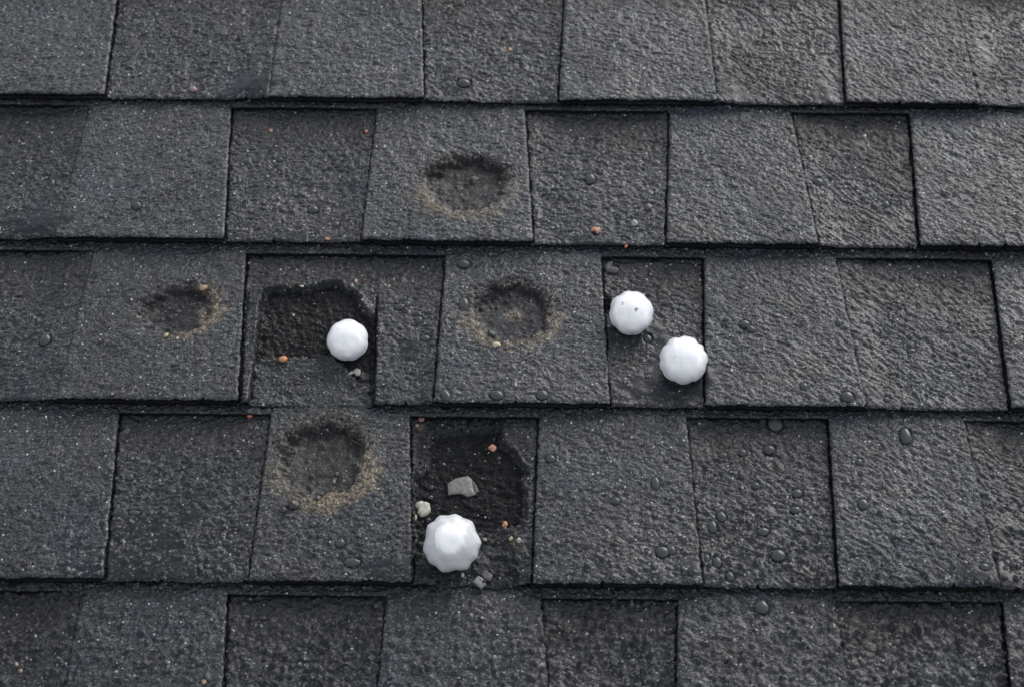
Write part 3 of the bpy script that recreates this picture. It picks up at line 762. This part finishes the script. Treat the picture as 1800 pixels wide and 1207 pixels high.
flake([(787, 850), (800, 841), (822, 836), (829, 842), (832, 860), (836, 868), (822, 872), (808, 866), (788, 869)], 1.0, (.13, .128, .12), 'grey broken flake lying in the middle of the black broken area')
flake([(829, 842), (836, 850), (842, 862), (836, 868), (832, 858)], 1.2, (.07, .07, .068), 'small darker splinter at the right end of the grey flake')
flake([(739, 886), (748, 880), (755, 884), (757, 897), (750, 904), (740, 907), (733, 900)], 2.4, (.36, .35, .30), 'larger cream flake by the joint above the largest hailstone')
flake([(831, 1021), (840, 1011), (849, 1016), (854, 1026), (846, 1033)], 2.0, (.17, .17, .175), 'light grey angular chip at the broken butt edge')
flake([(845, 1008), (855, 1002), (866, 1010), (862, 1020), (852, 1017)], 1.6, (.07, .07, .073), 'darker grey chip behind the light grey angular chip')
flake([(620, 652), (627, 647), (634, 650), (633, 659), (626, 660)], 1.2, (.20, .205, .20), 'pale chip below the smallest hailstone')
flake([(611, 657), (619, 652), (622, 655), (613, 660)], .8, (.17, .175, .17), 'thin pale splinter left of the pale chip')
flake([(1062, 470), (1068, 461), (1077, 459), (1076, 469), (1088, 474), (1084, 480), (1066, 477)], 1.8, (.045, .046, .05), 'dark curled flake above the flecked hailstone')

# ---- water drops
def mk_water():
    m, N, L, b = mat('water')
    b.inputs['Base Color'].default_value = (.075, .08, .085, 1); b.inputs['Roughness'].default_value = .10
    b.inputs['IOR'].default_value = 1.33; b.inputs['Transmission Weight'].default_value = .4
    return m
WATER = mk_water()
def drop_mesh(name, rx, ry, seed, sharp=0):
    V, F = ico(3)
    th = np.arctan2(V[:, 1], V[:, 0])
    k = 1 + .09 * gn(np.cos(th) * 1.3 + seed, np.sin(th) * 1.3, seed) 
    k = k * (1 + sharp * .25 * np.clip(np.sin(th), 0, 1)**4)
    z = V[:, 2]; z = np.where(z < 0, z * .35, z * (1 - .12 * z))
    W = np.stack([V[:, 0] * k * rx, V[:, 1] * k * ry, z * min(rx, ry) * .6], 1)
    return tri_mesh(name, W / 1000, F, [WATER])
for (a, b, rx, ry, rz, lb) in drops:
    sh = 1 if rz == 1 else 0
    o = bpy.data.objects.new('water_drop', drop_mesh('water_drop', rx * .98 / 2.44, ry * .98 / 2.44 / .85, int(a + b), sh)); C.objects.link(o)
    x, y, z = land(a, b); put(o, x, y, z + .15, 0 if sh else rz); tag(o, lb, 'water drop', 'water drops standing on the shingles')

# ---- what nobody could count: small beads of water and loose granules
def scatter(name, count, rfun, wfun, mats, label, cat, mi=None, sub=1, flat=.7, seed=3, water=False):
    rs = np.random.default_rng(seed); V0, F0 = ico(sub); F0 = np.array(F0); VV = []; FF = []; MI = []; nb = 0
    vis = [t for t in tabs if 1 <= t.n <= 5 and t.l[1] < 420 and t.r[1] > -420]
    per = {id(t): 0 for t in vis}
    for t in vis:
        k = int(count / len(vis) * wfun(t)); 
        if k < 1: continue
        a = rs.uniform(.02, .98, k); u = rs.uniform(2, EXP - 8, k)
        x, y, z, f = surf_at(t, a, u)
        for i in range(k):
            r = rfun(rs)
            V = V0 * (1 + .25 * rs.normal(size=len(V0)) * (0 if water else 1))[:, None]
            V = V * r * np.array([1, rs.uniform(.7, 1.2), flat]); c, s = math.cos(i), math.sin(i)
            V = V @ np.array([[c, s, 0], [-s, c, 0], [0, 0, 1]])
            VV.append(V + np.array([x[i], y[i], z[i] + r * flat * (.1 if water else .3)])); FF.append(F0 + nb); nb += len(V0)
            MI += [mi(rs) if mi else 0] * len(F0)
    me = tri_mesh(name, np.concatenate(VV) / 1000, np.concatenate(FF).tolist(), mats)
    me.polygons.foreach_set('material_index', np.array(MI, dtype=np.int32))
    o = bpy.data.objects.new(name, me); C.objects.link(o); o.matrix_world = ROOF
    tag(o, label, cat, None, 'stuff')
scatter('loose_granules', 6000, lambda rs: .22 + .30 * rs.random() + (.45 * rs.random() if rs.random() < .06 else 0),
        lambda t: (1.15 if not t.raised else .75) * (1.3 if t.n >= 4 else 1),
        [simple('granule_dark', (.03, .031, .034), .35), simple('granule_grey', (.13, .135, .14), .35), simple('granule_white', (.50, .50, .48), .4), simple('granule_tan', (.33, .20, .12), .4)],
        'loose mineral granules washed over the wet shingles', 'granules', mi=lambda rs: int(rs.choice([0, 1, 2, 3], p=[.40, .37, .22, .01])))
scatter('water_beads', 1500, lambda rs: .6 + 1.3 * rs.random()**2, lambda t: {1: .4, 2: .6, 3: .9, 4: 1.8, 5: 2.6}[t.n] * (1.2 if not t.raised else .8),
        [WATER], 'tiny water beads speckling the lower courses', 'water beads', sub=2, flat=.6, seed=9, water=True)
